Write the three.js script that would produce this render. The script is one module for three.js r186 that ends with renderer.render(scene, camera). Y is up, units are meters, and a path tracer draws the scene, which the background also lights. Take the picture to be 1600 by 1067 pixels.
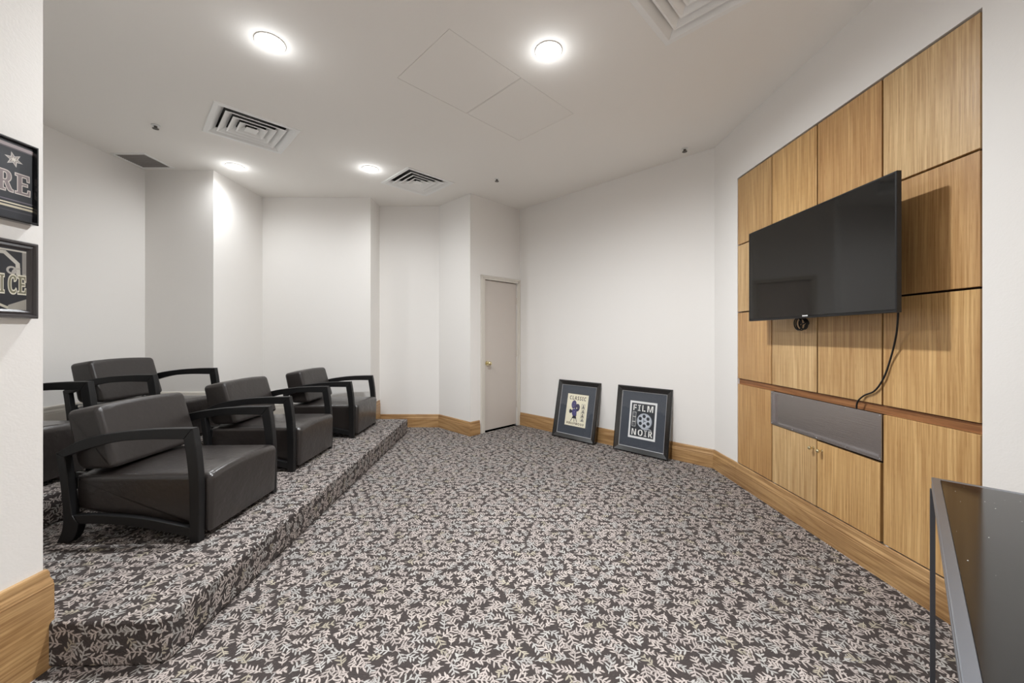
import * as THREE from 'three';
import { mergeGeometries, mergeVertices, toCreasedNormals } from 'three/addons/utils/BufferGeometryUtils.js';
import { RoundedBoxGeometry } from 'three/addons/geometries/RoundedBoxGeometry.js';

// ---------------------------------------------------------------- camera, light, exposure
const EYE = 1.27, CEIL = 3.075;
const scene = new THREE.Scene();
scene.background = new THREE.Color(0x000000);
const camera = new THREE.PerspectiveCamera(THREE.MathUtils.radToDeg(2 * Math.atan(533.5 / 606)), 1600 / 1067, 0.05, 40);
camera.position.set(0, EYE, 0);
camera.lookAt(0, EYE, -1);
camera.setViewOffset(1600, 1067, 0, 9, 1600, 1067);          // lens shift: horizon 9 px above the middle
const renderer = new THREE.WebGLRenderer({ antialias: true });
renderer.toneMapping = THREE.LinearToneMapping;
renderer.toneMappingExposure = 1.0;
renderer.shadowMap.enabled = true;
const LAMP_POWER = 19.6, GLOW_POWER = 0.085, LAMP_COLOR = new THREE.Color(0.965, 0.995, 1.02);
// ceiling lamps: [X, depth, dimming, beam half-angle, softness]
const LAMPS = [[-1.488, 2.386, 0.85, 1.53, 0.8], [0.231, 2.455, 1.7, 1.53, 0.8], [-2.955, 4.135, 0.23, 1.53, 0.8], [-1.535, 4.199, 0.31, 1.53, 0.8], [0.1, 0.2, 0.7, 0.85, 1], [0.1, -0.75, 4.2, 0.92, 1]];

// ---------------------------------------------------------------- helpers
let seed = 12345;
const rnd = () => { seed = (seed * 1664525 + 1013904223) >>> 0; return seed / 4294967296; };
const rr = (a, b) => a + (b - a) * rnd();
const V3 = (x, y, d) => new THREE.Vector3(x, y, -d);
const used = {};
function numbered(name) { used[name] = (used[name] ?? -1) + 1; return used[name] ? name + '_' + String(used[name]).padStart(3, '0') : name; }
function thing(name, label, category, pos, turn = 0, group) {
  const o = new THREE.Group(); o.name = numbered(name); o.position.copy(pos); o.rotation.y = turn;
  o.userData = { label, category }; if (group) o.userData.group = group;
  scene.add(o); return o;
}
function mesh(name, geos, mat, parent) {
  const g = Array.isArray(geos) ? mergeGeometries(geos.map((q) => { const k = q.index ? q.toNonIndexed() : q; for (const a of Object.keys(k.attributes)) if (!['position', 'normal', 'uv'].includes(a)) k.deleteAttribute(a); return k; })) : geos;
  const m = new THREE.Mesh(g, mat); m.name = parent ? name : numbered(name); m.castShadow = m.receiveShadow = true;
  (parent || scene).add(m); return m;
}
function struct(name, geos, mat, parent) { const m = mesh(name, geos, mat, parent); if (!parent) m.userData.kind = 'structure'; return m; }
const at = (g, x, y, z) => { g.translate(x, y, z); return g; };
const box = (w, h, d, x = 0, y = 0, z = 0) => at(new THREE.BoxGeometry(w, h, d), x, y, z);
const rbox = (w, h, d, r, x = 0, y = 0, z = 0, s = 3) => at(new RoundedBoxGeometry(w, h, d, s, r), x, y, z);
const cyl = (r0, r1, h, n, x = 0, y = 0, z = 0) => at(new THREE.CylinderGeometry(r0, r1, h, n), x, y, z);
// uv in metres from two directions
function uvDir(g0, uF, vF, ou = 0, ov = 0) {
  const g = g0, p = g.attributes.position, uv = new Float32Array(p.count * 2), v = new THREE.Vector3();
  for (let i = 0; i < p.count; i++) { v.fromBufferAttribute(p, i); uv[2 * i] = uF(v) + ou; uv[2 * i + 1] = vF(v) + ov; }
  g.setAttribute('uv', new THREE.BufferAttribute(uv, 2)); return g;
}
// uv in metres by the face's own direction
function uvBox(g0, swap = false, ou = 0, ov = 0) {
  const g = g0.index ? g0.toNonIndexed() : g0, p = g.attributes.position, uv = new Float32Array(p.count * 2);
  const a = new THREE.Vector3(), b = new THREE.Vector3(), c = new THREE.Vector3(), n = new THREE.Vector3();
  for (let i = 0; i < p.count; i += 3) {
    a.fromBufferAttribute(p, i); b.fromBufferAttribute(p, i + 1); c.fromBufferAttribute(p, i + 2);
    n.copy(b).sub(a).cross(c.clone().sub(a)).normalize();
    const h = Math.hypot(n.x, n.z);
    for (const [k, q] of [a, b, c].entries()) {
      let u, v;
      if (Math.abs(n.y) > 0.72 || h < 1e-6) { u = q.x; v = -q.z; } else { u = (q.x * n.z - q.z * n.x) / h; v = q.y; }
      if (swap) [u, v] = [v, u];
      uv[2 * (i + k)] = u + ou; uv[2 * (i + k) + 1] = v + ov;
    }
  }
  g.setAttribute('uv', new THREE.BufferAttribute(uv, 2)); return g;
}
// closed bar with a constant profile between two mitred ends; map(p2, h) gives the point
function bar(A, B, mA, mB, profile, map) {
  const pos = [], n = profile.length;
  for (const [P, m] of [[A, mA], [B, mB]]) for (const [o, h] of profile) pos.push(map([P[0] + m[0] * o, P[1] + m[1] * o], h));
  const tri = [];
  for (let i = 0; i < n; i++) { const j = (i + 1) % n; tri.push([i, j, n + j], [i, n + j, n + i]); }
  const caps = THREE.ShapeUtils.triangulateShape(profile.map((q) => new THREE.Vector2(q[0], q[1])), []);
  const area = THREE.ShapeUtils.area(profile.map((q) => new THREE.Vector2(q[0], q[1])));
  for (const [a, b, c] of caps) { if (area > 0) { tri.push([a, c, b], [n + a, n + b, n + c]); } else { tri.push([a, b, c], [n + a, n + c, n + b]); } }
  let vol = 0;
  for (const [a, b, c] of tri) vol += pos[a].dot(pos[b].clone().cross(pos[c]));
  const out = [];
  for (const [a, b, c] of tri) for (const k of vol < 0 ? [a, c, b] : [a, b, c]) out.push(pos[k].x, pos[k].y, pos[k].z);
  const g = new THREE.BufferGeometry();
  g.setAttribute('position', new THREE.BufferAttribute(new Float32Array(out), 3)); g.computeVertexNormals();
  g.setAttribute('uv', new THREE.BufferAttribute(new Float32Array(out.length / 3 * 2), 2)); return g;
}
const planMap = (p, h) => V3(p[0], h, p[1]);
// plan shape (X, depth) raised from y0 to y1
function prism(pts, y0, y1, bevel = 0, segs = 4) {
  const s = new THREE.Shape(pts.map((p) => new THREE.Vector2(p[0], p[1])));
  const g = new THREE.ExtrudeGeometry(s, bevel ? { depth: y1 - y0 - 2 * bevel, bevelEnabled: true, bevelThickness: bevel, bevelSize: bevel, bevelOffset: -bevel, bevelSegments: segs } : { depth: y1 - y0, bevelEnabled: false });
  g.rotateX(-Math.PI / 2); g.translate(0, y0 + bevel, 0); return g;
}
// rectangular frame in the xy plane: profile [inset, z]
function frameGeo(w, h, profile) {
  const c = [[-w / 2, -h / 2], [w / 2, -h / 2], [w / 2, h / 2], [-w / 2, h / 2]], m = [[1, 1], [-1, 1], [-1, -1], [1, -1]];
  return c.map((p, i) => bar(p, c[(i + 1) % 4], m[i], m[(i + 1) % 4], profile, (q, z) => new THREE.Vector3(q[0], q[1], z)));
}
function roundedPoly(pts, r, n = 5) {                              // closed polygon with rounded corners
  const out = [], N = pts.length;
  for (let i = 0; i < N; i++) {
    const p = new THREE.Vector2(...pts[i]), a = new THREE.Vector2(...pts[(i + N - 1) % N]), b = new THREE.Vector2(...pts[(i + 1) % N]);
    const R = pts[i][2] ?? r, u = a.sub(p).normalize(), w = b.sub(p).normalize();
    const s = p.clone().addScaledVector(u, R), e = p.clone().addScaledVector(w, R);
    for (let k = 0; k <= n; k++) { const t = k / n; out.push(new THREE.Vector2().addScaledVector(s, (1 - t) ** 2).addScaledVector(p, 2 * t * (1 - t)).addScaledVector(e, t * t)); }
  }
  return out;
}

// ---------------------------------------------------------------- textures
function hash(x, y, s) { let h = (x * 374761393 + y * 668265263 + s * 1442695041) | 0; h = Math.imul(h ^ (h >>> 13), 1274126177); h ^= h >>> 16; return (h >>> 0) / 4294967296; }
function pn(x, y, px, py, s) {                                     // periodic value noise
  const x0 = Math.floor(x), y0 = Math.floor(y), fx = x - x0, fy = y - y0, u = fx * fx * (3 - 2 * fx), v = fy * fy * (3 - 2 * fy);
  const X0 = ((x0 % px) + px) % px, X1 = (X0 + 1) % px, Y0 = ((y0 % py) + py) % py, Y1 = (Y0 + 1) % py;
  const a = hash(X0, Y0, s), b = hash(X1, Y0, s), c = hash(X0, Y1, s), d = hash(X1, Y1, s);
  return a + (b - a) * u + (c - a) * v + (a - b - c + d) * u * v;
}
function dataTex(w, h, f, srgb, repX, repY) {
  const d = new Uint8Array(w * h * 4);
  for (let y = 0; y < h; y++) for (let x = 0; x < w; x++) { const c = f(x / w, y / h), i = 4 * (y * w + x); d[i] = c[0]; d[i + 1] = c[1]; d[i + 2] = c[2]; d[i + 3] = 255; }
  const t = new THREE.DataTexture(d, w, h); t.wrapS = t.wrapT = THREE.RepeatWrapping; t.magFilter = THREE.LinearFilter; t.minFilter = THREE.LinearMipmapLinearFilter; t.generateMipmaps = true;
  if (srgb) t.colorSpace = THREE.SRGBColorSpace; t.repeat.set(repX, repY); t.needsUpdate = true; return t;
}
const mix3 = (a, b, t) => [a[0] + (b[0] - a[0]) * t, a[1] + (b[1] - a[1]) * t, a[2] + (b[2] - a[2]) * t];
const clamp01 = (t) => Math.min(1, Math.max(0, t));
// straight-grained oak veneer, grain along v; tile 0.5 m x 1.0 m
const veneerTex = dataTex(768, 768, (u, v) => {
  const wob = (pn(u * 6, v * 3, 6, 3, 3) - 0.5) * 0.012;
  const U = u + wob;
  const broad = pn(U * 7, v * 2, 7, 2, 1), med = pn(U * 38, v * 3, 38, 3, 2), fine = pn(U * 120, v * 5, 120, 5, 4), pore = pn(U * 260, v * 24, 260, 24, 5);
  let t = 0.2 * (broad - 0.5) + 0.26 * (med - 0.5) + 0.62 * (fine - 0.5) + 0.36;
  t += Math.max(0, pore - 0.66) * 0.7;
  return mix3([219, 187, 138], [161, 122, 77], clamp01(t));
}, true, 2, 1);
const veneerBump = dataTex(512, 512, (u, v) => { const k = 150 + 90 * (pn(u * 200, v * 20, 200, 20, 5) - 0.5); return [k, k, k]; }, false, 2, 1);
// plain-sawn oak board, grain along v; tile 0.25 m x 1.25 m
const boardTex = dataTex(384, 1024, (u, v) => {
  const w = pn(u * 2, v * 3, 2, 3, 11) * 0.9 + pn(u * 2, v * 2, 2, 2, 12) * 0.8;
  const ring = 0.5 + 0.5 * Math.sin((Math.sin(u * 6.2832) * 0.8 + w * 2.4) * 6.2832);
  const fine = pn(u * 110, v * 9, 110, 9, 13), mid = pn(u * 40, v * 4, 40, 4, 16), pore = pn(u * 170, v * 40, 170, 40, 14);
  const t = 0.2 * Math.pow(ring, 2) + 0.4 * (fine - 0.4) + 0.34 * (mid - 0.45) + Math.max(0, pore - 0.7) * 0.9 + 0.2 + 0.22 * (pn(u * 2, v * 5, 2, 5, 15) - 0.5);
  return mix3([198, 160, 110], [118, 80, 44], clamp01(t));
}, true, 4, 0.6);
// painted plaster: faint roller texture
const paintBump = dataTex(512, 512, (u, v) => { const k = 128 + 60 * (pn(u * 128, v * 128, 128, 128, 21) - 0.5) + 50 * (pn(u * 48, v * 48, 48, 48, 22) - 0.5); return [k, k, k]; }, false, 1.6, 1.6);
const leatherBump = dataTex(512, 512, (u, v) => {
  const k = 128 + 120 * (pn(u * 9 + pn(u * 14, v * 14, 14, 14, 34), v * 9, 9, 9, 31) - 0.5) + 50 * (pn(u * 30, v * 30, 30, 30, 32) - 0.5) + 18 * (pn(u * 170, v * 170, 170, 170, 33) - 0.5);
  return [k, k, k];
}, false, 2, 2);
const brushTex = dataTex(256, 256, (u, v) => { const k = 128 + 70 * (pn(u * 6, v * 128, 6, 128, 41) - 0.5); return [k, k, k]; }, false, 2, 2);
// carpet: pale sprigs with pointed leaflets on a dark ground; tile 1.2 m
function carpet() {
  const N = 1664, M = 1.2, k = N / M, c = document.createElement('canvas'); c.width = c.height = N; const x = c.getContext('2d');
  x.fillStyle = 'rgb(60,53,51)'; x.fillRect(0, 0, N, N);
  for (let i = 0; i < 5200; i++) { x.fillStyle = rnd() < 0.5 ? 'rgba(50,45,46,0.5)' : 'rgba(84,74,70,0.5)'; x.fillRect(rnd() * N, rnd() * N, rr(3, 9), rr(3, 9)); }
  const leaf = (px, py, a, L, w, bend) => {
    const ca = Math.cos(a), sa = Math.sin(a), P = (t, o) => [px + ca * L * t - sa * o, py + sa * L * t + ca * o];
    x.beginPath(); x.moveTo(...P(0, w * 0.3)); x.quadraticCurveTo(...P(0.6, w * 1.25 + bend), ...P(1, bend * 0.6)); x.quadraticCurveTo(...P(0.6, -w * 1.25 + bend), ...P(0, -w * 0.3)); x.closePath();
  };
  const spr = [], G = 26, st = M / G;
  for (let j = 0; j < G; j++) for (let i = 0; i < G; i++) spr.push([(i + 0.5 * (j % 2) + rr(-0.26, 0.26)) * st, (j + rr(-0.26, 0.26)) * st]);
  for (const [mx, my] of spr) {
    const a = rr(0, 6.2832), s = rr(0.85, 1.15), tone = rnd(), dim = rr(0.93, 1.05);
    const col = tone < 0.05 ? [164, 156, 140] : tone < 0.35 ? [168, 165, 161] : [176, 166, 160];
    const Lv = [], L = 0.032 * s;
    Lv.push([-1, 0, 0, L * 2.05, 0.007, rr(-0.1, 0.1) * L]);
    for (const [t, l] of [[-0.6, 0.72], [-0.05, 0.92], [0.5, 0.72]]) for (const sg of [-1, 1]) Lv.push([t + rr(-0.12, 0.12), 0, sg * rr(0.65, 1.1), L * l * rr(0.8, 1.15), 0.0104, sg * rr(-0.0012, 0.0004)]);
    for (const [ox, oy] of [[0, 0], [M, 0], [-M, 0], [0, M], [0, -M], [M, M], [-M, -M], [M, -M], [-M, M]]) {
      const X = (mx + ox) * k, Y = (my + oy) * k; if (X < -90 || Y < -90 || X > N + 90 || Y > N + 90) continue;
      const each = (f) => { for (const [t, , da, l, w, b] of Lv) { leaf(X + Math.cos(a) * L * t * k, Y + Math.sin(a) * L * t * k, a + da, l * k, w * k * 0.5, b * k); f(); } };
      x.strokeStyle = 'rgb(74,65,62)'; x.lineWidth = 0.0022 * k; x.lineJoin = 'round'; each(() => x.stroke());
      x.fillStyle = `rgb(${col.map((q) => Math.round(Math.min(255, q * dim))).join(',')})`; each(() => x.fill());
    }
  }
  const t = new THREE.CanvasTexture(c); t.colorSpace = THREE.SRGBColorSpace; t.wrapS = t.wrapT = THREE.RepeatWrapping; t.repeat.set(1 / M, 1 / M); t.anisotropy = 8; return t;
}
const carpetTex = carpet();
const pileBump = dataTex(512, 512, (u, v) => { const k = 128 + 150 * (pn(u * 200, v * 200, 200, 200, 51) - 0.5) + 60 * (pn(u * 60, v * 60, 60, 60, 52) - 0.5); return [k, k, k]; }, false, 1.6, 1.6);

// ---------------------------------------------------------------- materials
const std = (o) => new THREE.MeshStandardMaterial(o), phy = (o) => new THREE.MeshPhysicalMaterial(o);
const M = {
  wall: std({ color: 0xeeebe7, roughness: 0.85, bumpMap: paintBump, bumpScale: 0.0006 }),
  ceiling: std({ color: 0xf8f5f0, roughness: 0.9, bumpMap: paintBump, bumpScale: 0.0006 }),
  carpet: std({ map: carpetTex, roughness: 1, bumpMap: pileBump, bumpScale: 0.004 }),
  oakBoard: phy({ map: boardTex, roughness: 0.42, clearcoat: 0.35, clearcoatRoughness: 0.25 }),
  trimPaint: std({ color: 0xd8d2c8, roughness: 0.5 }),
  doorPaint: std({ color: 0xcdc4bc, roughness: 0.55 }),
  grooveDark: std({ color: 0x3a2515, roughness: 0.8 }),
  railWood: std({ map: boardTex, color: 0xdcc0b2, roughness: 0.5 }),
  blackWood: std({ color: 0x08080a, roughness: 0.5 }),
  leather: phy({ color: 0x292422, roughness: 0.34, bumpMap: leatherBump, bumpScale: 0.0045, clearcoat: 0.5, clearcoatRoughness: 0.22 }),
  leatherPlain: phy({ color: 0x2a2523, roughness: 0.4, bumpMap: leatherBump, bumpScale: 0.003, clearcoat: 0.2, clearcoatRoughness: 0.32 }),
  steel: std({ color: 0xb9b9bb, roughness: 0.3, metalness: 1 }),
  sheet: std({ color: 0xc2bfc0, roughness: 0.27, metalness: 1, bumpMap: brushTex, bumpScale: 0.0003 }),
  brass: std({ color: 0xe2d6ae, roughness: 0.22, metalness: 1 }),
  screen: phy({ color: 0x060606, roughness: 0.06, clearcoat: 0.5, clearcoatRoughness: 0.05 }),
  tvPlastic: std({ color: 0x101012, roughness: 0.35 }),
  cable: std({ color: 0x0b0b0c, roughness: 0.5 }),
  ventWhite: std({ color: 0xf8f8f6, roughness: 0.45 }),
  ventDark: std({ color: 0x6c6c6a, roughness: 0.9 }),
  sprinkler: std({ color: 0x6f6b66, roughness: 0.4, metalness: 0.6 }),
  grille: std({ color: 0x989390, roughness: 0.7 }),
  frameBlack: phy({ color: 0x0e0f11, roughness: 0.25, clearcoat: 1, clearcoatRoughness: 0.15 }),
  fillet: std({ color: 0xa9a9ab, roughness: 0.4, metalness: 0.4 }),
  mat: std({ color: 0x454a53, roughness: 0.9 }),
  glass: phy({ color: 0xffffff, roughness: 0.03, transmission: 1, thickness: 0, ior: 1.5 }),
  tableMetal: std({ color: 0x8b8f97, roughness: 0.36, metalness: 0.8 }),
  tableLeg: std({ color: 0x4a4c52, roughness: 0.45, metalness: 0.3 }),
  tableGlass: phy({ color: 0x0b0a09, roughness: 0.12 }),
  crumb: std({ color: 0xe8e6df, roughness: 0.9 }),
  lens: std({ color: 0xffffff, emissive: 0xfff6e8, emissiveIntensity: 6, roughness: 0.6 }),
};
const veneers = [0xffffff, 0xf3ece2, 0xfff6e6, 0xf0e2d2].map((c) => std({ map: veneerTex, color: c, roughness: 0.36, bumpMap: veneerBump, bumpScale: 0.0004 }));

// ---------------------------------------------------------------- room shell
const R = [[1.944, -2.0], [1.944, 3.721], [0.11, 5.555], [-0.53, 4.915], [-1.015, 5.4], [-1.845, 5.4], [-1.845, 5.06], [-3.255, 5.06], [-3.255, 4.228], [-4.0, 4.228], [-4.0, 1.476], [-1.785, 1.476], [-1.785, -2.0]];
const NR = R.length;
const dirOf = (i) => { const a = R[i], b = R[(i + 1) % NR], l = Math.hypot(b[0] - a[0], b[1] - a[1]); return [(b[0] - a[0]) / l, (b[1] - a[1]) / l, l]; };
const inward = (i) => { const t = dirOf((i + NR) % NR); return [-t[1], t[0]]; };
const mitre = (i) => { const a = inward(i - 1), b = inward(i % NR), k = 1 + a[0] * b[0] + a[1] * b[1]; return [(a[0] + b[0]) / k, (a[1] + b[1]) / k]; };
const WT = 0.1, wallNames = ['wall_east', 'wall_northeast', 'wall_northwest', 'wall_corner', 'wall_north', 'wall_return', 'wall_stage_north', 'wall_pier_side', 'wall_pier_front', 'wall_west', 'wall_stub_end', 'wall_left', 'wall_south'];
function wallPanel(i, outline, holes, t) {                         // a wall drawn flat (along, height), then stood in place
  const s = new THREE.Shape(outline.map((p) => new THREE.Vector2(...p)));
  for (const h of holes) s.holes.push(new THREE.Path(h.map((p) => new THREE.Vector2(...p))));
  const g = new THREE.ExtrudeGeometry(s, { depth: t, bevelEnabled: false });
  const d = dirOf(i), n = inward(i);
  const X = new THREE.Vector3(d[0], 0, -d[1]), Y = new THREE.Vector3(0, 1, 0), Z = new THREE.Vector3(-n[0], 0, n[1]);
  const m = new THREE.Matrix4().makeBasis(X, Y, Z).setPosition(R[i][0], 0, -R[i][1]);
  g.applyMatrix4(m);
  if (m.determinant() < 0) { const p = g.attributes.position.array; for (let k = 0; k < p.length; k += 9) for (let j = 0; j < 3; j++) [p[k + 3 + j], p[k + 6 + j]] = [p[k + 6 + j], p[k + 3 + j]]; g.computeVertexNormals(); }
  return uvBox(g);
}
const HT = CEIL + 0.0;
const PN0 = 1.603, PN1 = 3.345, PY0 = 0.165, PY1 = 2.628;         // recess of the wood panelling in the east wall
const DL = dirOf(2)[2], D0 = DL - 0.853, D1 = DL - 0.233, DH = 2.012; // door opening along the north-west wall
for (let i = 0; i < NR; i++) {
  if (i === 0) {
    const L = dirOf(0)[2], o = 2.0;
    struct(wallNames[0], wallPanel(0, [[0, 0], [L, 0], [L, HT], [0, HT]], [[[o + PN0, PY0], [o + PN0, PY1], [o + PN1, PY1], [o + PN1, PY0]]], 0.12), M.wall);
  } else if (i === 2) {
    struct(wallNames[2], wallPanel(2, [[0, 0], [D0, 0], [D0, DH], [D1, DH], [D1, 0], [DL - 0.002, 0], [DL - 0.002, HT], [0, HT]], [], WT), M.wall);
  } else {
    const a = R[i], b = R[(i + 1) % NR], ma = mitre(i), mb = mitre(i + 1);
    struct(wallNames[i], uvBox(prism([a, b, [b[0] - mb[0] * WT, b[1] - mb[1] * WT], [a[0] - ma[0] * WT, a[1] - ma[1] * WT]], 0, HT)), M.wall);
  }
}
struct('floor', uvBox(prism(R, -0.1, 0)), M.carpet);

// ---------------------------------------------------------------- ceiling with its openings
const rot45 = (cx, cd, s) => [[cx, cd - s * Math.SQRT1_2], [cx + s * Math.SQRT1_2, cd], [cx, cd + s * Math.SQRT1_2], [cx - s * Math.SQRT1_2, cd]];
const DIFF = [[-2.29, 3.41], [-1.111, 4.575], [0.957, 1.977]];
const ACC = [[-0.37, 2.715], [0.068, 3.153]];
const GR = [-3.975, -3.632, 3.832, 4.178];
{
  const s = new THREE.Shape(R.map((p) => new THREE.Vector2(p[0], p[1])));
  const hole = (pts) => s.holes.push(new THREE.Path(pts.map((p) => new THREE.Vector2(...p))));
  for (const [x, d] of DIFF) hole(rot45(x, d, 0.55));
  for (const [x, d] of ACC) hole(rot45(x, d, 0.6145));
  hole([[GR[0] + 0.02, GR[2] + 0.02], [GR[1] - 0.02, GR[2] + 0.02], [GR[1] - 0.02, GR[3] - 0.02], [GR[0] + 0.02, GR[3] - 0.02]]);
  for (const [x, d] of LAMPS) hole(Array.from({ length: 32 }, (_, k) => [x + 0.078 * Math.cos(k * Math.PI / 16), d + 0.078 * Math.sin(k * Math.PI / 16)]));
  const g = new THREE.ExtrudeGeometry(s, { depth: 0.05, bevelEnabled: false }); g.rotateX(-Math.PI / 2); g.translate(0, CEIL, 0);
  struct('ceiling', uvBox(g), M.ceiling);
  struct('ceiling_deck', uvBox(prism(R.map((p, i) => { const m = mitre(i); return [p[0] - m[0] * 0.1, p[1] - m[1] * 0.1]; }), CEIL + 0.22, CEIL + 0.3)), M.ventDark);
}

// ---------------------------------------------------------------- seating platform in two carpeted tiers
const T1 = 0.178, T2 = 0.356;
const platPts = [...[[-1.785, 1.478], [-1.40, 1.487], [-1.352, 1.498], [-1.334, 1.525], [-1.333, 1.58], [-1.375, 5.10], [-1.845, 5.10], [-1.845, 5.06], [-3.255, 5.06], [-3.255, 4.228], [-4.0, 4.228], [-4.0, 1.478]]];
struct('seating_platform', uvBox(prism(platPts, 0, T1, 0.018, 5)), M.carpet);
struct('seating_platform', uvBox(prism([[-2.66, 1.478], [-2.66, 4.228], [-4.0, 4.228], [-4.0, 1.478]], T1, T2, 0.018, 5)), M.carpet);

// ---------------------------------------------------------------- baseboards
const BB = (h, y0 = 0) => [[0, y0], [0.02, y0], [0.02, h - 0.062], [0.0185, h - 0.058], [0.0185, h - 0.05], [0.016, h - 0.042], [0.0125, h - 0.032], [0.012, h - 0.016], [0.009, h - 0.004], [0.006, h], [0, h]];
function baseboard(name, i, h, y0 = 0, s0 = null, s1 = null, mat = M.oakBoard) {
  const d = dirOf(i), n = inward(i), P = R[i];
  const A = s0 == null ? P : [P[0] + d[0] * s0, P[1] + d[1] * s0], B = s1 == null ? R[(i + 1) % NR] : [P[0] + d[0] * s1, P[1] + d[1] * s1];
  const g = bar(A, B, s0 == null ? mitre(i) : n, s1 == null ? mitre(i + 1) : n, BB(h, y0), planMap);
  uvDir(g, (v) => v.y + (v.x * n[0] - v.z * n[1]) * 0.5, (v) => v.x * d[0] - v.z * d[1], i * 0.37, i * 0.61);
  struct(name, g, mat);
}
baseboard('baseboard_east', 0, 0.175, 0, null, 2 + PN0 - 0.001);
baseboard('baseboard_panelling', 0, 0.177, 0, 2 + PN0 + 0.0005, 2 + PN1);
baseboard('baseboard_east_end', 0, 0.178, 0, 2 + PN1 + 0.002, null);
baseboard('baseboard_northeast', 1, 0.178);
baseboard('baseboard_northwest', 2, 0.178, 0, DL - 0.151, null);
baseboard('baseboard_corner', 3, 0.178);
baseboard('baseboard_north', 4, 0.178);
baseboard('baseboard_return', 5, 0.378);
baseboard('baseboard_stage_north', 6, 0.378, T1, null, null, M.trimPaint);
baseboard('baseboard_pier_side', 7, 0.378, T1, null, null, M.trimPaint);
baseboard('baseboard_pier_front', 8, 0.66, T2, null, null, M.trimPaint);
baseboard('baseboard_west', 9, 0.66, T2, null, null, M.trimPaint);
baseboard('baseboard_stub_end', 10, 0.378, T1, 1.36, null);
baseboard('baseboard_left', 11, 0.378);
baseboard('baseboard_south', 12, 0.178);

// ---------------------------------------------------------------- door in the north-west wall
{
  const d = dirOf(2), n = inward(2), P = R[2];
  const g = new THREE.Group(); g.name = 'door_1'; g.userData = { kind: 'structure', label: 'narrow plain beige door with a brass handle in the corner wall' };
  g.position.copy(V3(P[0], 0, P[1])); scene.add(g);
  // local: x along the wall from P2, z towards the room
  const X = new THREE.Vector3(d[0], 0, -d[1]), Z = new THREE.Vector3(n[0], 0, -n[1]), mm = new THREE.Matrix4();
  // right-handed basis: y = z cross x
  const Y = Z.clone().cross(X); const flip = Y.y < 0; if (flip) X.negate();
  mm.makeBasis(X, new THREE.Vector3(0, 1, 0), Z); g.quaternion.setFromRotationMatrix(mm);
  const sx = flip ? -1 : 1, S = (s) => sx * s;                     // s measured from P2
  const lw = D1 - D0 - 0.012, lc = (D0 + D1) / 2;
  mesh('door_leaf', rbox(lw, DH - 0.028, 0.035, 0.002, S(lc), 0.02 + (DH - 0.028) / 2, -0.03), M.doorPaint, g);
  for (const [a, b] of [[D0 - 0.05, D0 + 0.004], [D1 - 0.004, D1 + 0.062]]) mesh('casing', [rbox(b - a, DH + 0.05, 0.016, 0.004, S((a + b) / 2), (DH + 0.05) / 2, 0.008), rbox((b - a) * 0.45, DH + 0.05, 0.022, 0.005, S(a < lc ? a + (b - a) * 0.24 : b - (b - a) * 0.24), (DH + 0.05) / 2, 0.011)], M.trimPaint, g);
  mesh('head_casing', [rbox(D1 - D0 + 0.112, 0.054, 0.016, 0.004, S((D0 + D1 + 0.012) / 2), DH + 0.023, 0.008), rbox(D1 - D0 + 0.112, 0.026, 0.022, 0.005, S((D0 + D1 + 0.012) / 2), DH + 0.037, 0.011)], M.trimPaint, g);
  const h = mesh('door_handle', [at(new THREE.CylinderGeometry(0.03, 0.032, 0.012, 24).rotateX(Math.PI / 2), S(D1 - 0.062), 0.906, -0.0065), at(new THREE.CylinderGeometry(0.011, 0.011, 0.05, 16).rotateX(Math.PI / 2), S(D1 - 0.062), 0.906, 0.02)], M.brass, g);
  mesh('knob', at(new THREE.SphereGeometry(0.027, 20, 14).scale(1, 1, 0.8), S(D1 - 0.062), 0.906, 0.048), M.brass, h);
  for (const y of [0.3, 1.02, 1.76]) mesh('hinge', cyl(0.006, 0.006, 0.09, 10, S(D0 + 0.002), y, -0.008), M.trimPaint, g);
}

// ---------------------------------------------------------------- downlights: a glowing lens and its light
const lensGeo = (() => { const pts = []; for (let k = 0; k <= 10; k++) { const a = k / 10 * Math.PI / 2; pts.push(new THREE.Vector2(0.082 * Math.sin(a), -0.0062 - 0.012 * Math.cos(a))); } pts.push(new THREE.Vector2(0.081, -0.0055), new THREE.Vector2(0.068, -0.004), new THREE.Vector2(0.068, 0.02), new THREE.Vector2(0.0001, 0.02)); return new THREE.LatheGeometry(pts, 32); })();
const trimGeo = new THREE.LatheGeometry([[0.0712, 0.02], [0.0712, -0.003], [0.075, -0.0055], [0.0835, -0.005], [0.085, -0.0003], [0.0775, -0.0003], [0.0775, 0.03], [0.0712, 0.02]].map((p) => new THREE.Vector2(...p)), 36);
const lampLabels = ['round white downlight at upper left, nearest the camera on that side', 'round white downlight nearest the wood panelling, large and bright', 'round white downlight beside the white pier at far left', 'round white downlight beside the far square air diffuser', 'round white downlight just above the viewer', 'round white downlight behind the viewer'];
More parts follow.
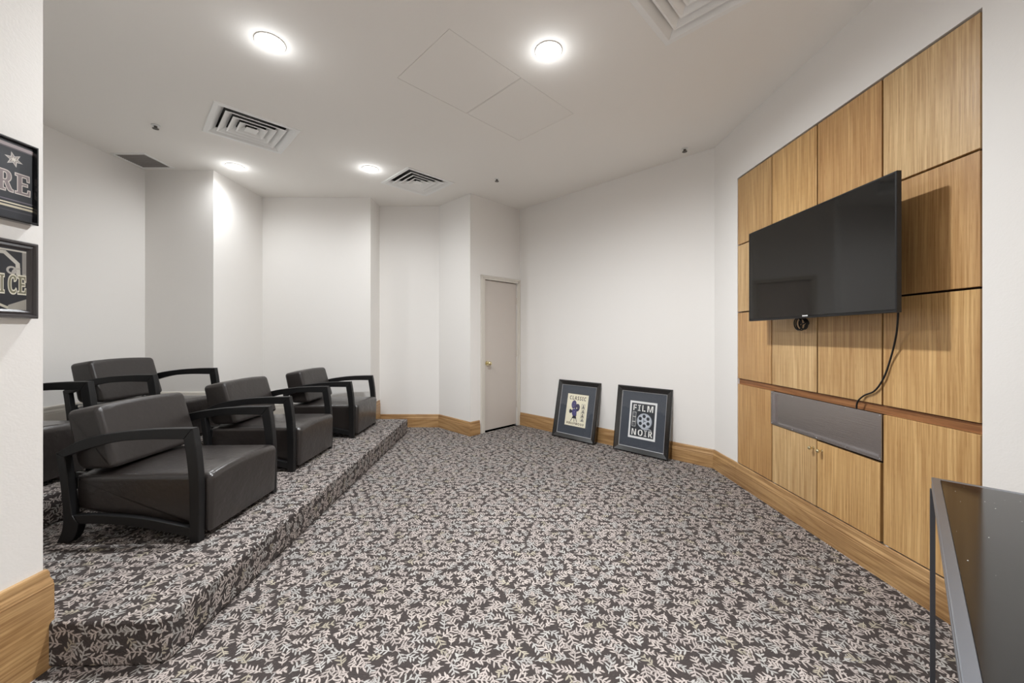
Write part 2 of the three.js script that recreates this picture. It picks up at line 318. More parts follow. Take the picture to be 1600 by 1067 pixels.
LAMPS.forEach(([x, d, dim, beam, soft], i) => {
  const t = thing('downlight', lampLabels[i], 'ceiling light', V3(x, CEIL, d), 0, 'recessed downlights in the ceiling');
  mesh('trim', trimGeo, M.ventWhite, t);
  const l = mesh('lens', lensGeo, M.lens, t); l.castShadow = false;
  const s = new THREE.SpotLight(LAMP_COLOR, LAMP_POWER * dim, 0, beam, soft, 2);
  s.name = 'downlight_lamp'; s.position.set(0, -0.024, 0); s.target.position.set(0, -1, 0); s.castShadow = true; s.shadow.radius = 3.2; s.shadow.mapSize.set(1024, 1024);
  t.add(s, s.target);
  const p = new THREE.PointLight(LAMP_COLOR, GLOW_POWER, 0, 2);       // sideways glow of the bulging lens, washes the ceiling
  p.name = 'downlight_glow'; p.position.set(0, -0.07, 0); p.castShadow = true; p.shadow.radius = 2.2; t.add(p);
});

// ---------------------------------------------------------------- square ceiling diffusers
const diffLabels = ['square white stepped air diffuser beside the left pier', 'square white stepped air diffuser near the far wall', 'square white stepped air diffuser cut by the top edge, near the panelling'];
const toCeil = (gs) => gs.map((g) => g.rotateX(Math.PI / 2).rotateY(Math.PI / 4));     // xy frame, z = downwards
DIFF.forEach(([x, d], i) => {
  const t = thing('air_diffuser', diffLabels[i], 'air vent', V3(x, CEIL, d), 0, 'square ceiling air diffusers');
  mesh('flange', toCeil(frameGeo(0.615, 0.615, [[0, 0], [0, 0.004], [0.004, 0.008], [0.034, 0.008], [0.082, -0.03], [0.082, -0.033], [0.034, 0]])), M.ventWhite, t);
  mesh('back_box', toCeil([...frameGeo(0.549, 0.549, [[0, -0.001], [0, -0.15], [0.003, -0.15], [0.003, -0.001]]), box(0.549, 0.549, 0.004, 0, 0, -0.15)]), M.ventDark, t);
  for (const s of [0.44, 0.32, 0.205]) mesh('louvre', toCeil(frameGeo(s, s, [[0, 0.004], [0.002, 0.006], [0.012, 0.006], [0.06, -0.028], [0.06, -0.031], [0.012, 0.001]].map(([a, b]) => [a, b]))), M.ventWhite, t);
  mesh('centre_plate', toCeil([box(0.09, 0.09, 0.004, 0, 0, 0.003)]), M.ventWhite, t);
});
{ // return grille
  const cx = (GR[0] + GR[1]) / 2, cd = (GR[2] + GR[3]) / 2, w = GR[1] - GR[0], h = GR[3] - GR[2];
  const t = thing('return_grille', 'small grey perforated ceiling grille tucked in the far left corner', 'air vent', V3(cx, CEIL, cd));
  const down = (gs) => gs.map((g) => g.rotateX(Math.PI / 2));
  mesh('rim', down(frameGeo(w, h, [[0, 0], [0, 0.006], [0.022, 0.006], [0.024, 0.002], [0.024, 0]])), M.ventWhite, t);
  const bars = []; for (let k = 0; k < 14; k++) bars.push(box(w - 0.05, 0.012, 0.004, 0, -h / 2 + 0.034 + k * (h - 0.068) / 13, 0.001)); 
  mesh('core', down([...bars, box(w - 0.042, h - 0.042, 0.004, 0, 0, -0.008)]), M.grille, t);
}
ACC.forEach(([x, d], i) => {
  const t = thing('access_panel', ['flat painted access panel in the ceiling, nearer of two', 'flat painted access panel in the ceiling, farther of two'][i], 'access panel', V3(x, CEIL, d), Math.PI / 4, 'ceiling access panels');
  mesh('panel', uvBox(box(0.609, 0.014, 0.609, 0, 0.0075, 0)), M.ceiling, t);
  mesh('rim', uvBox(box(0.609, 0.006, 0.609, 0, 0.018, 0)), M.ceiling, t);
});
// sprinklers
const sprLabels = ['small metal sprinkler head left of the large air diffuser', 'small metal sprinkler head above the closet door', 'small metal sprinkler head near the top of the panelling'];
[[-3.06, 3.33], [-0.174, 4.465], [1.668, 3.746]].forEach(([x, d], i) => {
  const t = thing('sprinkler_head', sprLabels[i], 'sprinkler', V3(x, CEIL, d), 0, 'ceiling sprinkler heads');
  mesh('escutcheon', new THREE.LatheGeometry([[0.012, -0.001], [0.03, 0], [0.028, -0.005], [0.016, -0.007], [0.012, -0.007]].map((p) => new THREE.Vector2(...p)), 24), M.ventWhite, t);
  mesh('body', [cyl(0.012, 0.012, 0.010, 12, 0, -0.008, 0), box(0.004, 0.018, 0.005, 0.01, -0.018, 0), box(0.004, 0.018, 0.005, -0.01, -0.018, 0), cyl(0.004, 0.004, 0.014, 8, 0, -0.02, 0)], M.sprinkler, t);
  mesh('deflector', cyl(0.023, 0.023, 0.003, 16, 0, -0.028, 0), M.sprinkler, t);
});

// ---------------------------------------------------------------- oak panelling set into the east wall
const WX = 1.944, COLS = [PN0 + 0.010, 2.038, 2.473, 2.906, PN1 - 0.003], ROWS = [PY0 + 0.0155, 0.857, 0.901, 1.4705, 2.046, PY1 - 0.012];
const GAP = 0.0105;
{
  const t = thing('oak_panelling', 'oak veneer panelling of square panels behind the television', 'panelling', V3(WX, PY0, (PN0 + PN1) / 2));
  const loc = (x, y, d) => [x - 0, y - PY0, -(d - (PN0 + PN1) / 2)];
  mesh('backing_board', box(0.02, PY1 - ROWS[1] - 0.002, PN1 - PN0 - 0.002, 0.05, (PY1 + ROWS[1]) / 2 - PY0, 0), M.grooveDark, t);
  const pane = (d0, d1, y0, y1, k) => {
    const [, y, z] = loc(0, (y0 + y1) / 2, (d0 + d1) / 2);
    const g = uvDir(rbox(0.022, y1 - y0, d1 - d0, 0.0015, 0.0135, y, z, 2), (v) => v.z + v.x, (v) => v.y, rnd() * 3, rnd() * 3);
    mesh('panel', g, veneers[k % 4], t);
  };
  for (let r = 2; r < 5; r++) for (let c = 0; c < 4; c++) pane(COLS[c] + (c ? GAP / 2 : 0), COLS[c + 1] - (c < 3 ? GAP / 2 : 0), ROWS[r] + GAP / 2, ROWS[r + 1] - (r < 4 ? GAP / 2 : 0), r + c * 3);
  mesh('rail', uvDir(box(0.02, ROWS[2] - ROWS[1] - 0.001, PN1 - PN0 - 0.01, 0.026, (ROWS[1] + ROWS[2]) / 2 - PY0 + 0.0005, 0), (v) => v.y, (v) => v.z, 0.3), M.railWood, t);
}
{ // cabinet below: two doors and a sheet-metal cover
  const d0 = COLS[1], d1 = COLS[3], dm = 2.478;
  const t = thing('media_cabinet', 'built-in oak cabinet with two small knobbed doors under a metal cover plate', 'cabinet', V3(WX, PY0, (d0 + d1) / 2));
  const Z = (d) => -(d - (d0 + d1) / 2);
  mesh('carcass', box(0.010, ROWS[1] - PY0 - 0.014, PN1 - PN0 - 0.004, 0.031, (ROWS[1] - PY0) / 2 + 0.006, Z((PN0 + PN1) / 2)), M.grooveDark, t);
  for (const [a, b, k] of [[COLS[0], COLS[1] - GAP / 2, 2], [COLS[3] + GAP / 2, COLS[4], 3]])
    mesh('panel', uvDir(rbox(0.022, ROWS[1] - ROWS[0] - 0.001, b - a, 0.0015, 0.0135, (ROWS[0] + ROWS[1]) / 2 - PY0 - 0.0005, Z((a + b) / 2), 2), (v) => v.z + v.x, (v) => v.y, rnd() * 3, rnd() * 3), veneers[k], t);
  const doorPart = (a, b, y0, y1, k, kd, tilt) => {
    const g = uvDir(rbox(0.02, y1 - y0, b - a, 0.0015, 0.0125, (y0 + y1) / 2 - PY0, Z((a + b) / 2), 2), (v) => v.z + v.x, (v) => v.y, rnd() * 3, rnd() * 3);
    g.translate(0, -(y1 - PY0), -Z((a + b) / 2)); g.rotateX(tilt); g.translate(0, y1 - PY0, Z((a + b) / 2));
    const m = mesh('door', g, veneers[k], t);
    const kz = Z(kd), ky = 0.546 - PY0;
    mesh('knob', [new THREE.LatheGeometry([[0.0001, 0.034], [0.006, 0.0335], [0.0105, 0.03], [0.012, 0.025], [0.0105, 0.02], [0.005, 0.015], [0.0045, 0.006], [0.009, 0.001], [0.009, -0.002]].map((p) => new THREE.Vector2(...p)), 20).rotateZ(Math.PI / 2).translate(0.002, ky, kz)], M.brass, m);
  };
  doorPart(dm + 0.003, d1 - GAP / 2, ROWS[0], 0.607, 0, 2.505, 0);
  doorPart(d0 + 0.012, dm - 0.004, ROWS[0] - 0.0, 0.598, 2, 2.437, 0.006);
  const cy = (0.612 + 0.857) / 2 - PY0, hh = 0.857 - 0.612, ww = d1 - d0 + 0.003;
  const cover = mesh('metal_cover', uvBox(mergeGeometries([...frameGeo(ww, hh, [[0, 0], [0, 0.003], [0.016, 0.003], [0.018, -0.018], [0.02, -0.018], [0.02, -0.022], [0.006, 0]]), box(ww - 0.034, hh - 0.034, 0.003, 0, 0, -0.019).toNonIndexed()]).rotateY(-Math.PI / 2).translate(0.0, cy, 0)), M.sheet, t);
  for (const y of [cy + hh / 2 - 0.008, cy - hh / 2 + 0.008]) for (let k = 0; k < 5; k++) mesh('screw', new THREE.SphereGeometry(0.0042, 10, 6).scale(0.5, 1, 1).translate(-0.004, y, (k / 4 - 0.5) * (ww - 0.02)), M.steel, cover);
}

// ---------------------------------------------------------------- television on the panelling
{
  const tx = 1.78, d0 = 1.792, d1 = 2.911, y0 = 1.378, y1 = 2.034, w = d1 - d0, h = y1 - y0;
  const t = thing('television', 'large black flat television mounted on the oak panelling', 'television', V3(tx, y0, (d0 + d1) / 2), -Math.PI / 2);
  // local: x along the screen, z out of the screen
  mesh('screen', box(w - 0.018, h - 0.024, 0.004, 0, h / 2 + 0.004, -0.001), M.screen, t);
  mesh('bezel', frameGeo(w, h, [[0, -0.02], [0, 0.001], [0.0015, 0.0025], [0.008, 0.0025], [0.0095, 0.0005], [0.0095, -0.004], [0.004, -0.02]]).map((g) => g.translate(0, h / 2, 0)), M.tvPlastic, t);
  mesh('back_panel', rbox(w - 0.006, h - 0.006, 0.02, 0.004, 0, h / 2, -0.014), M.tvPlastic, t);
  mesh('rear_housing', rbox(w * 0.62, h * 0.6, 0.036, 0.01, 0, h * 0.42, -0.04), M.tvPlastic, t);
  mesh('wall_bracket', [box(0.42, 0.06, 0.1, 0, h * 0.5, -0.102), box(0.04, 0.36, 0.03, -0.18, h * 0.5, -0.07), box(0.04, 0.36, 0.03, 0.18, h * 0.5, -0.07), box(0.5, 0.2, 0.012, 0, h * 0.5, -0.155)], M.tvPlastic, t);
  const lg = []; for (let k = 0; k < 6; k++) lg.push(box(0.005, k % 2 ? 0.0062 : 0.008, 0.001, -0.02 + k * 0.0075, 0.0135, 0.0028));
  mesh('logo', lg, M.ventWhite, t);
}
const tube = (pts, r, n = 90, rs = 8) => new THREE.TubeGeometry(new THREE.CatmullRomCurve3(pts, false, 'centripetal'), n, r, rs);
const onWall = (px, py, x = 1.935) => { const d = 606 * x / (px - 800); return V3(x, EYE - (py - 524.5) * d / 606, d); };
{
  const m = mesh('power_cable', tube([onWall(1402, 455, 1.835), onWall(1403.5, 478, 1.85), onWall(1403, 498, 1.875), onWall(1400, 525, 1.91), onWall(1391, 562), onWall(1380, 592), onWall(1366, 611, 1.936), onWall(1350, 618, 1.937), onWall(1341, 626, 1.93), onWall(1338.5, 633, 1.932), onWall(1338.5, 639, 1.936)], 0.0042), M.cable);
  m.userData = { label: 'thin black cable hanging from the television down the oak panels', category: 'cable' };
  const pts = [], c = onWall(1253.5, 508, 1.905);
  for (let k = 0; k <= 110; k++) { const a = k / 110 * Math.PI * 2 * 4.5, loop = Math.floor(k / 24.4); const r = 0.042 + 0.004 * Math.sin(loop * 2.1) - 0.0015 * loop; const off = loop === 0 ? 0.022 : loop === 1 ? 0.006 : -0.006; pts.push(new THREE.Vector3(c.x - 0.012 + 0.006 * loop * 0.9 - 0.004 * Math.sin(a), c.y + 0.008 + r * 0.92 * Math.sin(a), c.z - off + r * (loop === 0 ? 0.8 : 0.92) * Math.cos(a))); }
  const coil = thing('cable_coil', 'coiled black cable bundle under the bottom edge of the television', 'cable', new THREE.Vector3(0, 0, 0));
  mesh('coil', tube(pts, 0.0042, 320, 7), M.cable, coil);
  mesh('tail', tube([pts[110], new THREE.Vector3(c.x - 0.01, c.y + 0.09, c.z - 0.01), V3(1.85, 1.45, 2.46)], 0.0042, 30, 7), M.cable, coil);
}

// ---------------------------------------------------------------- prints leaning on the wall
function canvasTex(w, h, draw) { const c = document.createElement('canvas'); c.width = w; c.height = h; draw(c.getContext('2d'), w, h); const t = new THREE.CanvasTexture(c); t.colorSpace = THREE.SRGBColorSpace; t.anisotropy = 8; return t; }
function decoText(x, s, cx, y, size, maxW, fill, slit, stretch = 1) {
  x.save(); x.font = `bold ${size}px sans-serif`; x.textAlign = 'left'; x.textBaseline = 'alphabetic'; x.fillStyle = fill;
  const ws = [...s].map((ch) => x.measureText(ch).width), gap = size * 0.1, tot = ws.reduce((a, b) => a + b, 0) + gap * (s.length - 1), k = maxW / tot;
  x.translate(cx - maxW / 2, y); x.scale(k, stretch); let px = 0;
  [...s].forEach((ch, i) => { x.fillText(ch, px, 0); if (slit) { x.fillStyle = slit; x.fillRect(px + ws[i] * 0.4, -size * 0.78, Math.max(1.5, size * 0.05), size * 0.82); x.fillStyle = fill; } px += ws[i] + gap; });
  x.restore();
}
const classicTex = canvasTex(620, 770, (x, w, h) => {
  x.fillStyle = '#f0ead3'; x.fillRect(0, 0, w, h);
  decoText(x, 'CLASSIC', w * 0.5, 140, 104, 490, '#4b3a34', null, 1.2); 
  // cine camera on a tripod
  x.save(); x.translate(250, 0);
  x.fillStyle = '#4c4775'; x.strokeStyle = '#2c2946'; x.lineWidth = 7;
  x.beginPath(); x.ellipse(-32, 255, 66, 98, 0.1, 0, 7); x.fill(); x.stroke();
  x.fillStyle = '#3a3654'; x.beginPath(); x.ellipse(78, 320, 66, 88, 0.1, 0, 7); x.fill(); x.stroke();
  x.fillStyle = '#f0ead3'; x.beginPath(); x.ellipse(60, 338, 14, 20, 0, 0, 7); x.fill();
  x.fillStyle = '#534e80'; x.beginPath(); x.moveTo(-62, 372); x.lineTo(62, 352); x.lineTo(72, 520); x.lineTo(-22, 540); x.lineTo(-62, 470); x.fill(); x.stroke();
  x.fillStyle = '#3b3846'; x.beginPath(); x.moveTo(-62, 402); x.lineTo(-125, 372); x.lineTo(-150, 400); x.lineTo(-150, 455); x.lineTo(-120, 480); x.lineTo(-62, 450); x.fill();
  x.fillStyle = '#8783ad'; x.beginPath(); x.arc(2, 430, 13, 0, 7); x.fill(); x.beginPath(); x.arc(36, 470, 9, 0, 7); x.fill(); x.beginPath(); x.arc(-20, 230, 9, 0, 7); x.fill(); x.beginPath(); x.arc(-44, 290, 9, 0, 7); x.fill();
  x.fillStyle = '#2a2830'; x.beginPath(); x.moveTo(-24, 530); x.lineTo(60, 522); x.lineTo(84, 585); x.lineTo(-54, 590); x.fill();
  x.lineWidth = 15; x.strokeStyle = '#35313d'; for (const [a, b] of [[-36, -82], [20, 26], [64, 104]]) { x.beginPath(); x.moveTo(a, 575); x.lineTo(b, 665); x.stroke(); }
  x.restore();
  // film strip of four frames
  for (let k = 0; k < 4; k++) { const y = 225 + k * 104, X = 448 + (k % 2) * 4; x.strokeStyle = '#4b463f'; x.lineWidth = 6; x.strokeRect(X, y, 92, 96); x.fillStyle = '#8b857b'; x.fillRect(X + 40, y + 18, 20, 44); x.fillStyle = '#37333a'; x.beginPath(); x.arc(X + 48, y + 36, 16, 0, 7); x.fill(); x.fillRect(X + 22, y + 62, 56, 24); }
  decoText(x, 'HOLLYWOOD', w * 0.5, 732, 66, 510, '#453a34', null, 1.15);
  x.fillStyle = '#96704a'; for (let k = 0; k < 8; k++) x.fillRect(84 + k * 58, 690, 10, 30);
});
const noirTex = canvasTex(620, 790, (x, w, h) => {
  x.fillStyle = '#e9eaea'; x.fillRect(0, 0, w, h); x.fillStyle = '#33363b'; x.fillRect(44, 44, w - 88, h - 88);
  decoText(x, 'FILM', w * 0.5, 205, 158, 480, '#f4f4f0', '#33363b', 1.15);
  decoText(x, 'NOIR', w * 0.5, 722, 158, 485, '#f4f4f0', '#33363b', 1.15);
  for (let k = 0; k < 3; k++) { const y = 240 + k * 104; x.strokeStyle = '#d9dad6'; x.lineWidth = 9; x.strokeRect(82, y, 74, 92); x.fillStyle = '#84868a'; x.fillRect(104, y + 24, 30, 44); x.fillStyle = '#2b2d31'; x.fillRect(112, y + 36, 22, 20); }
  x.save(); x.translate(350, 405); x.fillStyle = '#8e96a1'; x.beginPath(); x.arc(12, 6, 164, 0, 7); x.fill(); x.fillStyle = '#c3c9d1'; x.beginPath(); x.arc(0, 0, 160, 0, 7); x.fill();
  x.strokeStyle = '#9aa1ab'; x.lineWidth = 6; x.beginPath(); x.arc(0, 0, 146, 0, 7); x.stroke();
  x.fillStyle = '#34373d'; for (let k = 0; k < 6; k++) { const a = k * Math.PI / 3 + 0.45; x.beginPath(); x.arc(Math.cos(a) * 100, Math.sin(a) * 100, 36, 0, 7); x.fill(); }
  x.fillStyle = '#5a5f68'; for (let k = 0; k < 3; k++) { const a = k * 2.0944; x.beginPath(); x.ellipse(Math.cos(a) * 16, Math.sin(a) * 16, 22, 9, a, 0, 7); x.fill(); }
  x.restore();
  x.strokeStyle = '#c9ced4'; x.lineWidth = 15; x.beginPath(); x.moveTo(300, 560); x.quadraticCurveTo(360, 588, 440, 566); x.quadraticCurveTo(500, 556, 520, 588); x.stroke();
  x.strokeStyle = '#8e939b'; x.lineWidth = 8; x.setLineDash([14, 9]); x.beginPath(); x.moveTo(310, 578); x.quadraticCurveTo(380, 606, 520, 606); x.stroke(); x.setLineDash([]);
});
function picture(label, tex, u, gapBottom, printH) {
  const W = 0.625, H = 0.718, d = dirOf(1), n = inward(1), P = R[1];
  const L = dirOf(1)[2], s = L - u;                                 // u measured from the door corner
  const th = Math.asin((gapBottom - 0.0) / H);
  const base = V3(P[0] + d[0] * s + n[0] * (gapBottom + 0.008), 0, P[1] + d[1] * s + n[1] * (gapBottom + 0.008));
  const t = thing('framed_print', label, 'picture', base, Math.atan2(n[0], -n[1]));
  t.rotation.order = 'YXZ'; t.rotation.x = -th; t.position.y = 0.0225 * Math.sin(th);
  mesh('frame', frameGeo(W, H, [[0, -0.022], [0, 0.004], [0.004, 0.009], [0.012, 0.009], [0.05, -0.006], [0.058, -0.008], [0.058, -0.022]]).map((g) => g.translate(0, H / 2, 0)), M.frameBlack, t);
  mesh('fillet', frameGeo(W - 0.112, H - 0.112, [[0, -0.016], [0, -0.0065], [0.006, -0.0085], [0.006, -0.016]]).map((g) => g.translate(0, H / 2, 0)), M.fillet, t);
  mesh('mat_board', frameGeo(W - 0.114, H - 0.114, [[0, -0.018], [0, -0.013], [(W - 0.114 - 0.31) / 2, -0.013], [(W - 0.114 - 0.31) / 2 + 0.002, -0.016], [(W - 0.114 - 0.31) / 2 + 0.002, -0.018]]).map((g) => g.translate(0, H / 2, 0)), M.mat, t);
  const pm = std({ map: tex, roughness: 0.8 });
  mesh('print', at(new THREE.BoxGeometry(0.312, printH, 0.002), 0, H / 2, -0.0158), pm, t);
  mesh('glass', at(new THREE.PlaneGeometry(W - 0.112, H - 0.112), 0, H / 2, -0.0105), M.glass, t);
  mesh('backing', box(W - 0.02, H - 0.02, 0.004, 0, H / 2, -0.0205), M.grooveDark, t);
}
picture('black framed print with a cream purple film camera poster, left of two', classicTex, 1.035, 0.15, 0.39);
picture('black framed print with a black white film reel poster, right of two', noirTex, 1.885, 0.115, 0.40);

// ---------------------------------------------------------------- signs on the near left wall
const theatreTex = canvasTex(760, 580, (x, w, h) => {
  x.fillStyle = '#1b1d25'; x.fillRect(0, 0, w, h);
  x.fillStyle = '#b3a7aa'; x.fillRect(0, 22, w, 26); x.fillStyle = '#6d6268'; x.fillRect(0, 50, w, 6);
  for (const cx of [118, 380, 642]) { const star = (r0, r1, col) => { x.fillStyle = col; x.beginPath(); for (let k = 0; k < 12; k++) { const a = k * Math.PI / 6 + 0.25, r = k % 2 ? r1 : r0; x.lineTo(cx + Math.cos(a) * r * 0.95, 134 + Math.sin(a) * r); } x.closePath(); x.fill(); }; star(58, 26, '#c9c3bd'); star(44, 18, '#8f8782'); star(24, 9, '#d8d2c8'); }
  const word = 'THEATRE'; x.font = 'bold 168px serif'; x.textBaseline = 'alphabetic'; x.textAlign = 'center';
  [...word].forEach((ch, i) => { const X = 76 + i * 103; x.save(); x.translate(X, 380); const k = 92 / x.measureText(ch).width; x.scale(k, 1.22); x.lineWidth = 12; x.strokeStyle = '#cfc6bf'; x.strokeText(ch, 0, 0); x.fillStyle = '#85797a'; x.fillText(ch, 0, 0); x.restore(); });
  x.fillStyle = '#6b6470'; x.fillRect(0, 438, w, 8); x.fillStyle = '#d7cfb8'; x.fillRect(0, 462, w, 10); x.fillStyle = '#c8bfa8'; x.fillRect(0, 482, w, 16); x.fillStyle = '#3a3940'; x.fillRect(0, 520, w, 8);
});
const officeTex = canvasTex(760, 560, (x, w, h) => {
  x.fillStyle = '#1f2026'; x.fillRect(0, 0, w, h);
  x.strokeStyle = '#bdb9b0'; x.lineWidth = 26; x.beginPath(); x.moveTo(100, 250); x.lineTo(100, 170); x.lineTo(170, 84); x.lineTo(590, 84); x.lineTo(664, 160); x.lineTo(668, 250); x.stroke();
  x.fillStyle = '#908c86'; x.fillRect(690, 60, 40, 190); x.fillRect(30, 60, 40, 190); x.fillStyle = '#c9c4ba'; x.fillRect(30, 56, 700, 12);
  x.strokeStyle = '#a7a29b'; x.lineWidth = 14; for (const [cx, sg] of [[650, 1], [110, -1]]) { x.beginPath(); x.arc(cx + 20 * sg, 232, 34, 0, 5); x.stroke(); x.beginPath(); x.arc(cx - 20 * sg, 214, 24, 0, 6); x.stroke(); }
  x.font = 'bold 150px serif'; x.textAlign = 'center';
  [...'BOX OFFICE'].forEach((ch, i) => { if (ch === ' ') return; const X = 690 - 57 * (9 - i); x.save(); x.translate(X, 386); x.scale((ch === 'I' ? 26 : 51) / x.measureText(ch).width, 1.22); x.lineWidth = 18; x.strokeStyle = '#d6d1c0'; x.strokeText(ch, 0, 0); x.fillStyle = '#77745f'; x.fillText(ch, 0, 0); x.restore(); });
  x.strokeStyle = '#bdb8a8'; x.lineWidth = 18; x.beginPath(); x.moveTo(30, 452); for (let k = 0; k < 9; k++) x.lineTo(80 + k * 75, k % 2 ? 500 : 462); x.lineTo(730, 440); x.stroke();
  x.fillStyle = '#9a968d'; x.beginPath(); x.moveTo(610, 520); x.lineTo(610, 480); x.lineTo(730, 420); x.lineTo(730, 520); x.fill(); x.beginPath(); x.moveTo(150, 520); x.lineTo(150, 480); x.lineTo(30, 420); x.lineTo(30, 520); x.fill();
});
function sign(name, label, tex, y0, y1, prof, frameMat) {
  const d1 = 1.441, w = 0.385, h = y1 - y0;
  const t = thing(name, label, 'sign', V3(-1.785, y0, d1 - w / 2), Math.PI / 2);
  mesh('frame', frameGeo(w, h, prof).map((g) => g.translate(0, h / 2, 0)), frameMat, t);
  mesh('face', box(w - 0.016, h - 0.016, 0.012, 0, h / 2, 0.012), std({ map: tex, roughness: 0.45 }), t);
}
sign('wall_sign', 'upper dark wall sign with a star and lettering ending in RE', theatreTex, 1.677, 1.966, [[0, 0], [0, 0.026], [0.003, 0.03], [0.007, 0.03], [0.01, 0.018], [0.01, 0]], phy({ color: 0x17181c, roughness: 0.25, clearcoat: 0.6, clearcoatRoughness: 0.15 }));
sign('wall_sign', 'lower dark framed wall sign with cream lettering ending in FICE', officeTex, 1.333, 1.609, [[0, 0], [0, 0.024], [0.004, 0.03], [0.01, 0.03], [0.014, 0.024], [0.022, 0.026], [0.03, 0.018], [0.03, 0]], phy({ color: 0x3a3536, roughness: 0.3, clearcoat: 0.5, clearcoatRoughness: 0.2 }));

// ---------------------------------------------------------------- armchairs
const catmull = (pts, n = 8) => new THREE.CatmullRomCurve3(pts.map((p) => new THREE.Vector3(p[0], p[1], 0)), false, 'centripetal').getPoints((pts.length - 1) * n).map((v) => new THREE.Vector2(v.x, v.y));
function slab(pts, t, z0, bevel = 0.004) {
  const g = new THREE.ExtrudeGeometry(new THREE.Shape(pts), { depth: t - 2 * bevel, bevelEnabled: true, bevelSize: bevel, bevelThickness: bevel, bevelOffset: -bevel, bevelSegments: 2, curveSegments: 4 });
  g.translate(0, 0, z0 + bevel); return g;
}
function cushion(poly, r, width, crown, upDir) {
  const pts = roundedPoly(poly, r, 6), bv = 0.028;
  const g = new THREE.ExtrudeGeometry(new THREE.Shape(pts), { depth: width - 2 * bv, steps: 14, bevelEnabled: true, bevelSize: bv, bevelThickness: bv, bevelOffset: -bv, bevelSegments: 6 });
  g.translate(0, 0, -width / 2 + bv);
  const p = g.attributes.position, c = new THREE.Vector2(); poly.forEach((q) => c.add(new THREE.Vector2(q[0], q[1]))); c.multiplyScalar(1 / poly.length);
  for (let i = 0; i < p.count; i++) {
    const z = p.getZ(i) / (width / 2), k = crown * Math.max(0, 1 - z * z);
    const dx = p.getX(i) - c.x, dy = p.getY(i) - c.y, along = dx * upDir[0] + dy * upDir[1];
    if (along > 0) { const f = Math.min(1, along / 0.08); p.setX(i, p.getX(i) + upDir[0] * k * f); p.setY(i, p.getY(i) + upDir[1] * k * f); }
  }
  let q = g; q.deleteAttribute('normal'); q.deleteAttribute('uv'); q = mergeVertices(q, 1e-4); q = toCreasedNormals(q, 0.7);
  return uvBox(q);
}
function buildChair() {
  const o = new THREE.Group(), hw = 0.34, th = 0.042;
  const front = [...catmull([[0.339, 0.604], [0.357, 0.5], [0.371, 0.36], [0.375, 0.25], [0.371, 0]]), ...catmull([[0.322, 0], [0.322, 0.15], [0.319, 0.3], [0.309, 0.42], [0.29, 0.546]])];
  const arm = [...catmull([[-0.382, 0.474], [-0.245, 0.545], [-0.034, 0.585], [0.162, 0.6], [0.339, 0.604]]), ...catmull([[0.29, 0.546], [0.088, 0.545], [-0.075, 0.53], [-0.235, 0.489], [-0.338, 0.452]])];
  const rear = [...catmull([[-0.338, 0.453], [-0.322, 0.35], [-0.308, 0.22], [-0.296, 0.144]]), ...catmull([[-0.262, 0.098], [-0.27, 0.06], [-0.288, 0.022], [-0.312, 0.0]]), ...catmull([[-0.378, 0.0], [-0.352, 0.06], [-0.344, 0.12], [-0.352, 0.25], [-0.368, 0.38], [-0.382, 0.473]])];
  const str = [...catmull([[-0.297, 0.144], [-0.2, 0.147], [-0.075, 0.142], [0.088, 0.125], [0.321, 0.079]]), ...catmull([[0.321, 0.028], [0.088, 0.075], [-0.1, 0.096], [-0.263, 0.099]])];
  for (const s of [1, -1]) {
    const z0 = s > 0 ? hw - th : -hw;
    mesh('armrest', slab(arm, th, z0), M.blackWood, o);
    mesh('leg', slab(front, th, z0), M.blackWood, o);
    mesh('leg', slab(rear, th, z0), M.blackWood, o);
    mesh('stretcher', slab(str, th * 0.8, z0 + th * 0.1), M.blackWood, o);
  }
  mesh('seat', cushion([[-0.335, 0.155, 0.02], [0.392, 0.03, 0.02], [0.405, 0.345, 0.045], [-0.335, 0.338, 0.03]], 0.03, 2 * (hw - th) - 0.008, 0.022, [0, 1]), M.leather, o);
  mesh('backrest', cushion([[-0.335, 0.362, 0.05], [-0.128, 0.372, 0.035], [-0.226, 0.71, 0.035], [-0.402, 0.68, 0.035]], 0.03, 2 * (hw - th) - 0.03, 0.012, [-0.28, 0.96]), M.leatherPlain, o);
  mesh('crossbar', [rbox(0.03, 0.06, 2 * (hw - th) + 0.002, 0.004, -0.322, 0.30, 0), rbox(0.03, 0.04, 2 * (hw - th) + 0.002, 0.004, 0.3, 0.035, 0)], M.blackWood, o);
  for (const s of [1, -1]) mesh('bracket', [box(0.05, 0.005, 0.012, -0.3, 0.356, s * (hw - th - 0.008)), box(0.005, 0.03, 0.012, -0.323, 0.342, s * (hw - th - 0.008))], M.steel, o);
  return o;
}
const chairProto = buildChair();
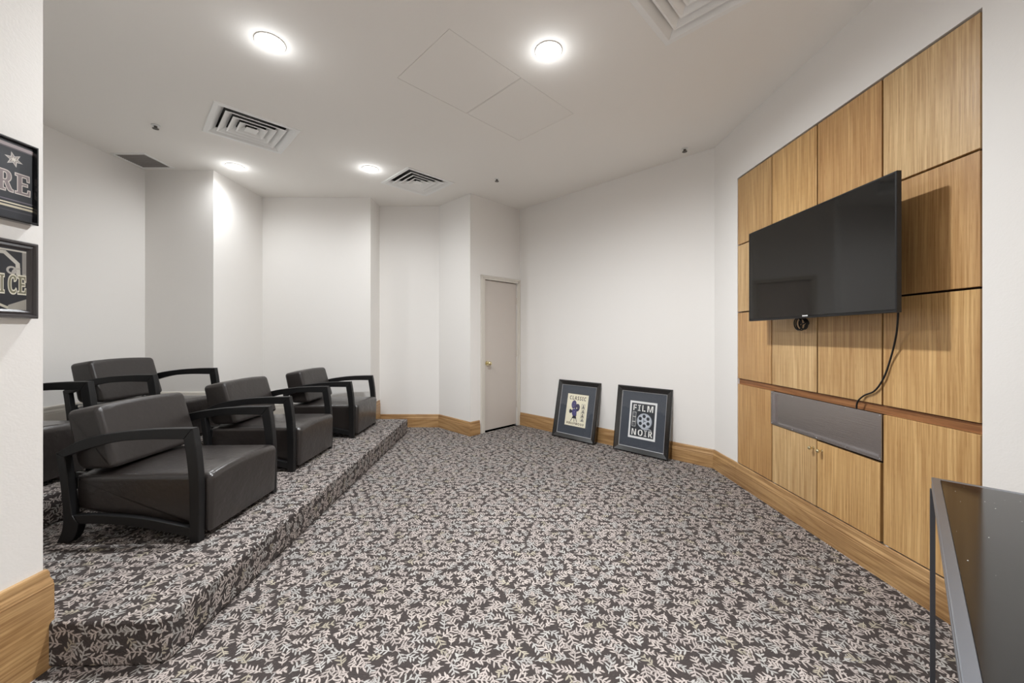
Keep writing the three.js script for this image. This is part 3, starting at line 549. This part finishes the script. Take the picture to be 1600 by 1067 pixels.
const CHAIRS = [
  [-2.02, T1, 2.38, 'black leather armchair closest to the camera on the lower tier'],
  [-2.12, T1, 3.44, 'black leather armchair in the middle of the lower tier row'],
  [-2.057, T1, 4.465, 'black leather armchair at the far end of the lower tier'],
  [-3.20, T2, 3.43, 'black leather armchair on the upper tier beside the white pier'],
  [-3.21, T2, 2.325, 'black leather armchair on the upper tier half hidden behind the left wall'],
];
CHAIRS.forEach(([x, y, d, label], i) => {
  const c = i ? chairProto.clone() : chairProto; c.name = numbered('armchair'); c.position.copy(V3(x, y, d));
  c.userData = { label, category: 'armchair', group: 'leather armchairs on the stepped platform' }; scene.add(c);
});

// ---------------------------------------------------------------- console table in the near right corner
{
  const L = 1.5, W = 0.42, H = 0.755, cx = 1.53, cd = 1.415, q = Math.SQRT1_2;
  // local x along the far edge (v), local z along the left edge (u) towards the camera
  const t = thing('console_table', 'black console table with a glossy dark top in the near right corner', 'table', V3(cx, 0, cd), -Math.PI / 4 - 0.013);
  const rim = (w, h, prof, y) => frameGeo(w, h, prof).map((g) => g.rotateX(-Math.PI / 2).translate(W / 2, y, L / 2));
  mesh('rim', rim(W, L, [[0.003, -0.042], [0.0, -0.038], [0.0, -0.025], [0.004, -0.021], [0.004, -0.016], [0, -0.012], [0, -0.002], [0.002, 0], [0.0205, 0], [0.0215, -0.002], [0.0215, -0.042]], H), M.tableMetal, t);
  mesh('table_top', box(W - 0.044, 0.008, L - 0.044, W / 2, H - 0.0042, L / 2), M.tableGlass, t);
  for (const [x, z] of [[0.003, 0.003], [W - 0.009, 0.009], [0.009, L - 0.009], [W - 0.009, L - 0.009]]) mesh('leg', rbox(0.014, H - 0.042, 0.014, 0.002, x, (H - 0.042) / 2, z), M.tableLeg, t);
  const dust = []; const s0 = seed; seed = 777;
  for (let k = 0; k < 34; k++) { const r = rr(0.0004, 0.0009); dust.push(new THREE.SphereGeometry(r, 5, 3).scale(rr(0.8, 2), 0.5, rr(0.8, 2)).translate(rr(0.03, W - 0.03), H + 0.0001 + r * 0.5, Math.pow(rnd(), 1.6) * 0.9 + 0.03)); }
  seed = s0;
  const cr = mesh('dust_specks', dust, M.crumb); cr.position.copy(t.position); cr.rotation.copy(t.rotation); cr.userData = { kind: 'stuff', label: 'white dust specks scattered on the glossy dark table top', category: 'dust' };
}

renderer.render(scene, camera);
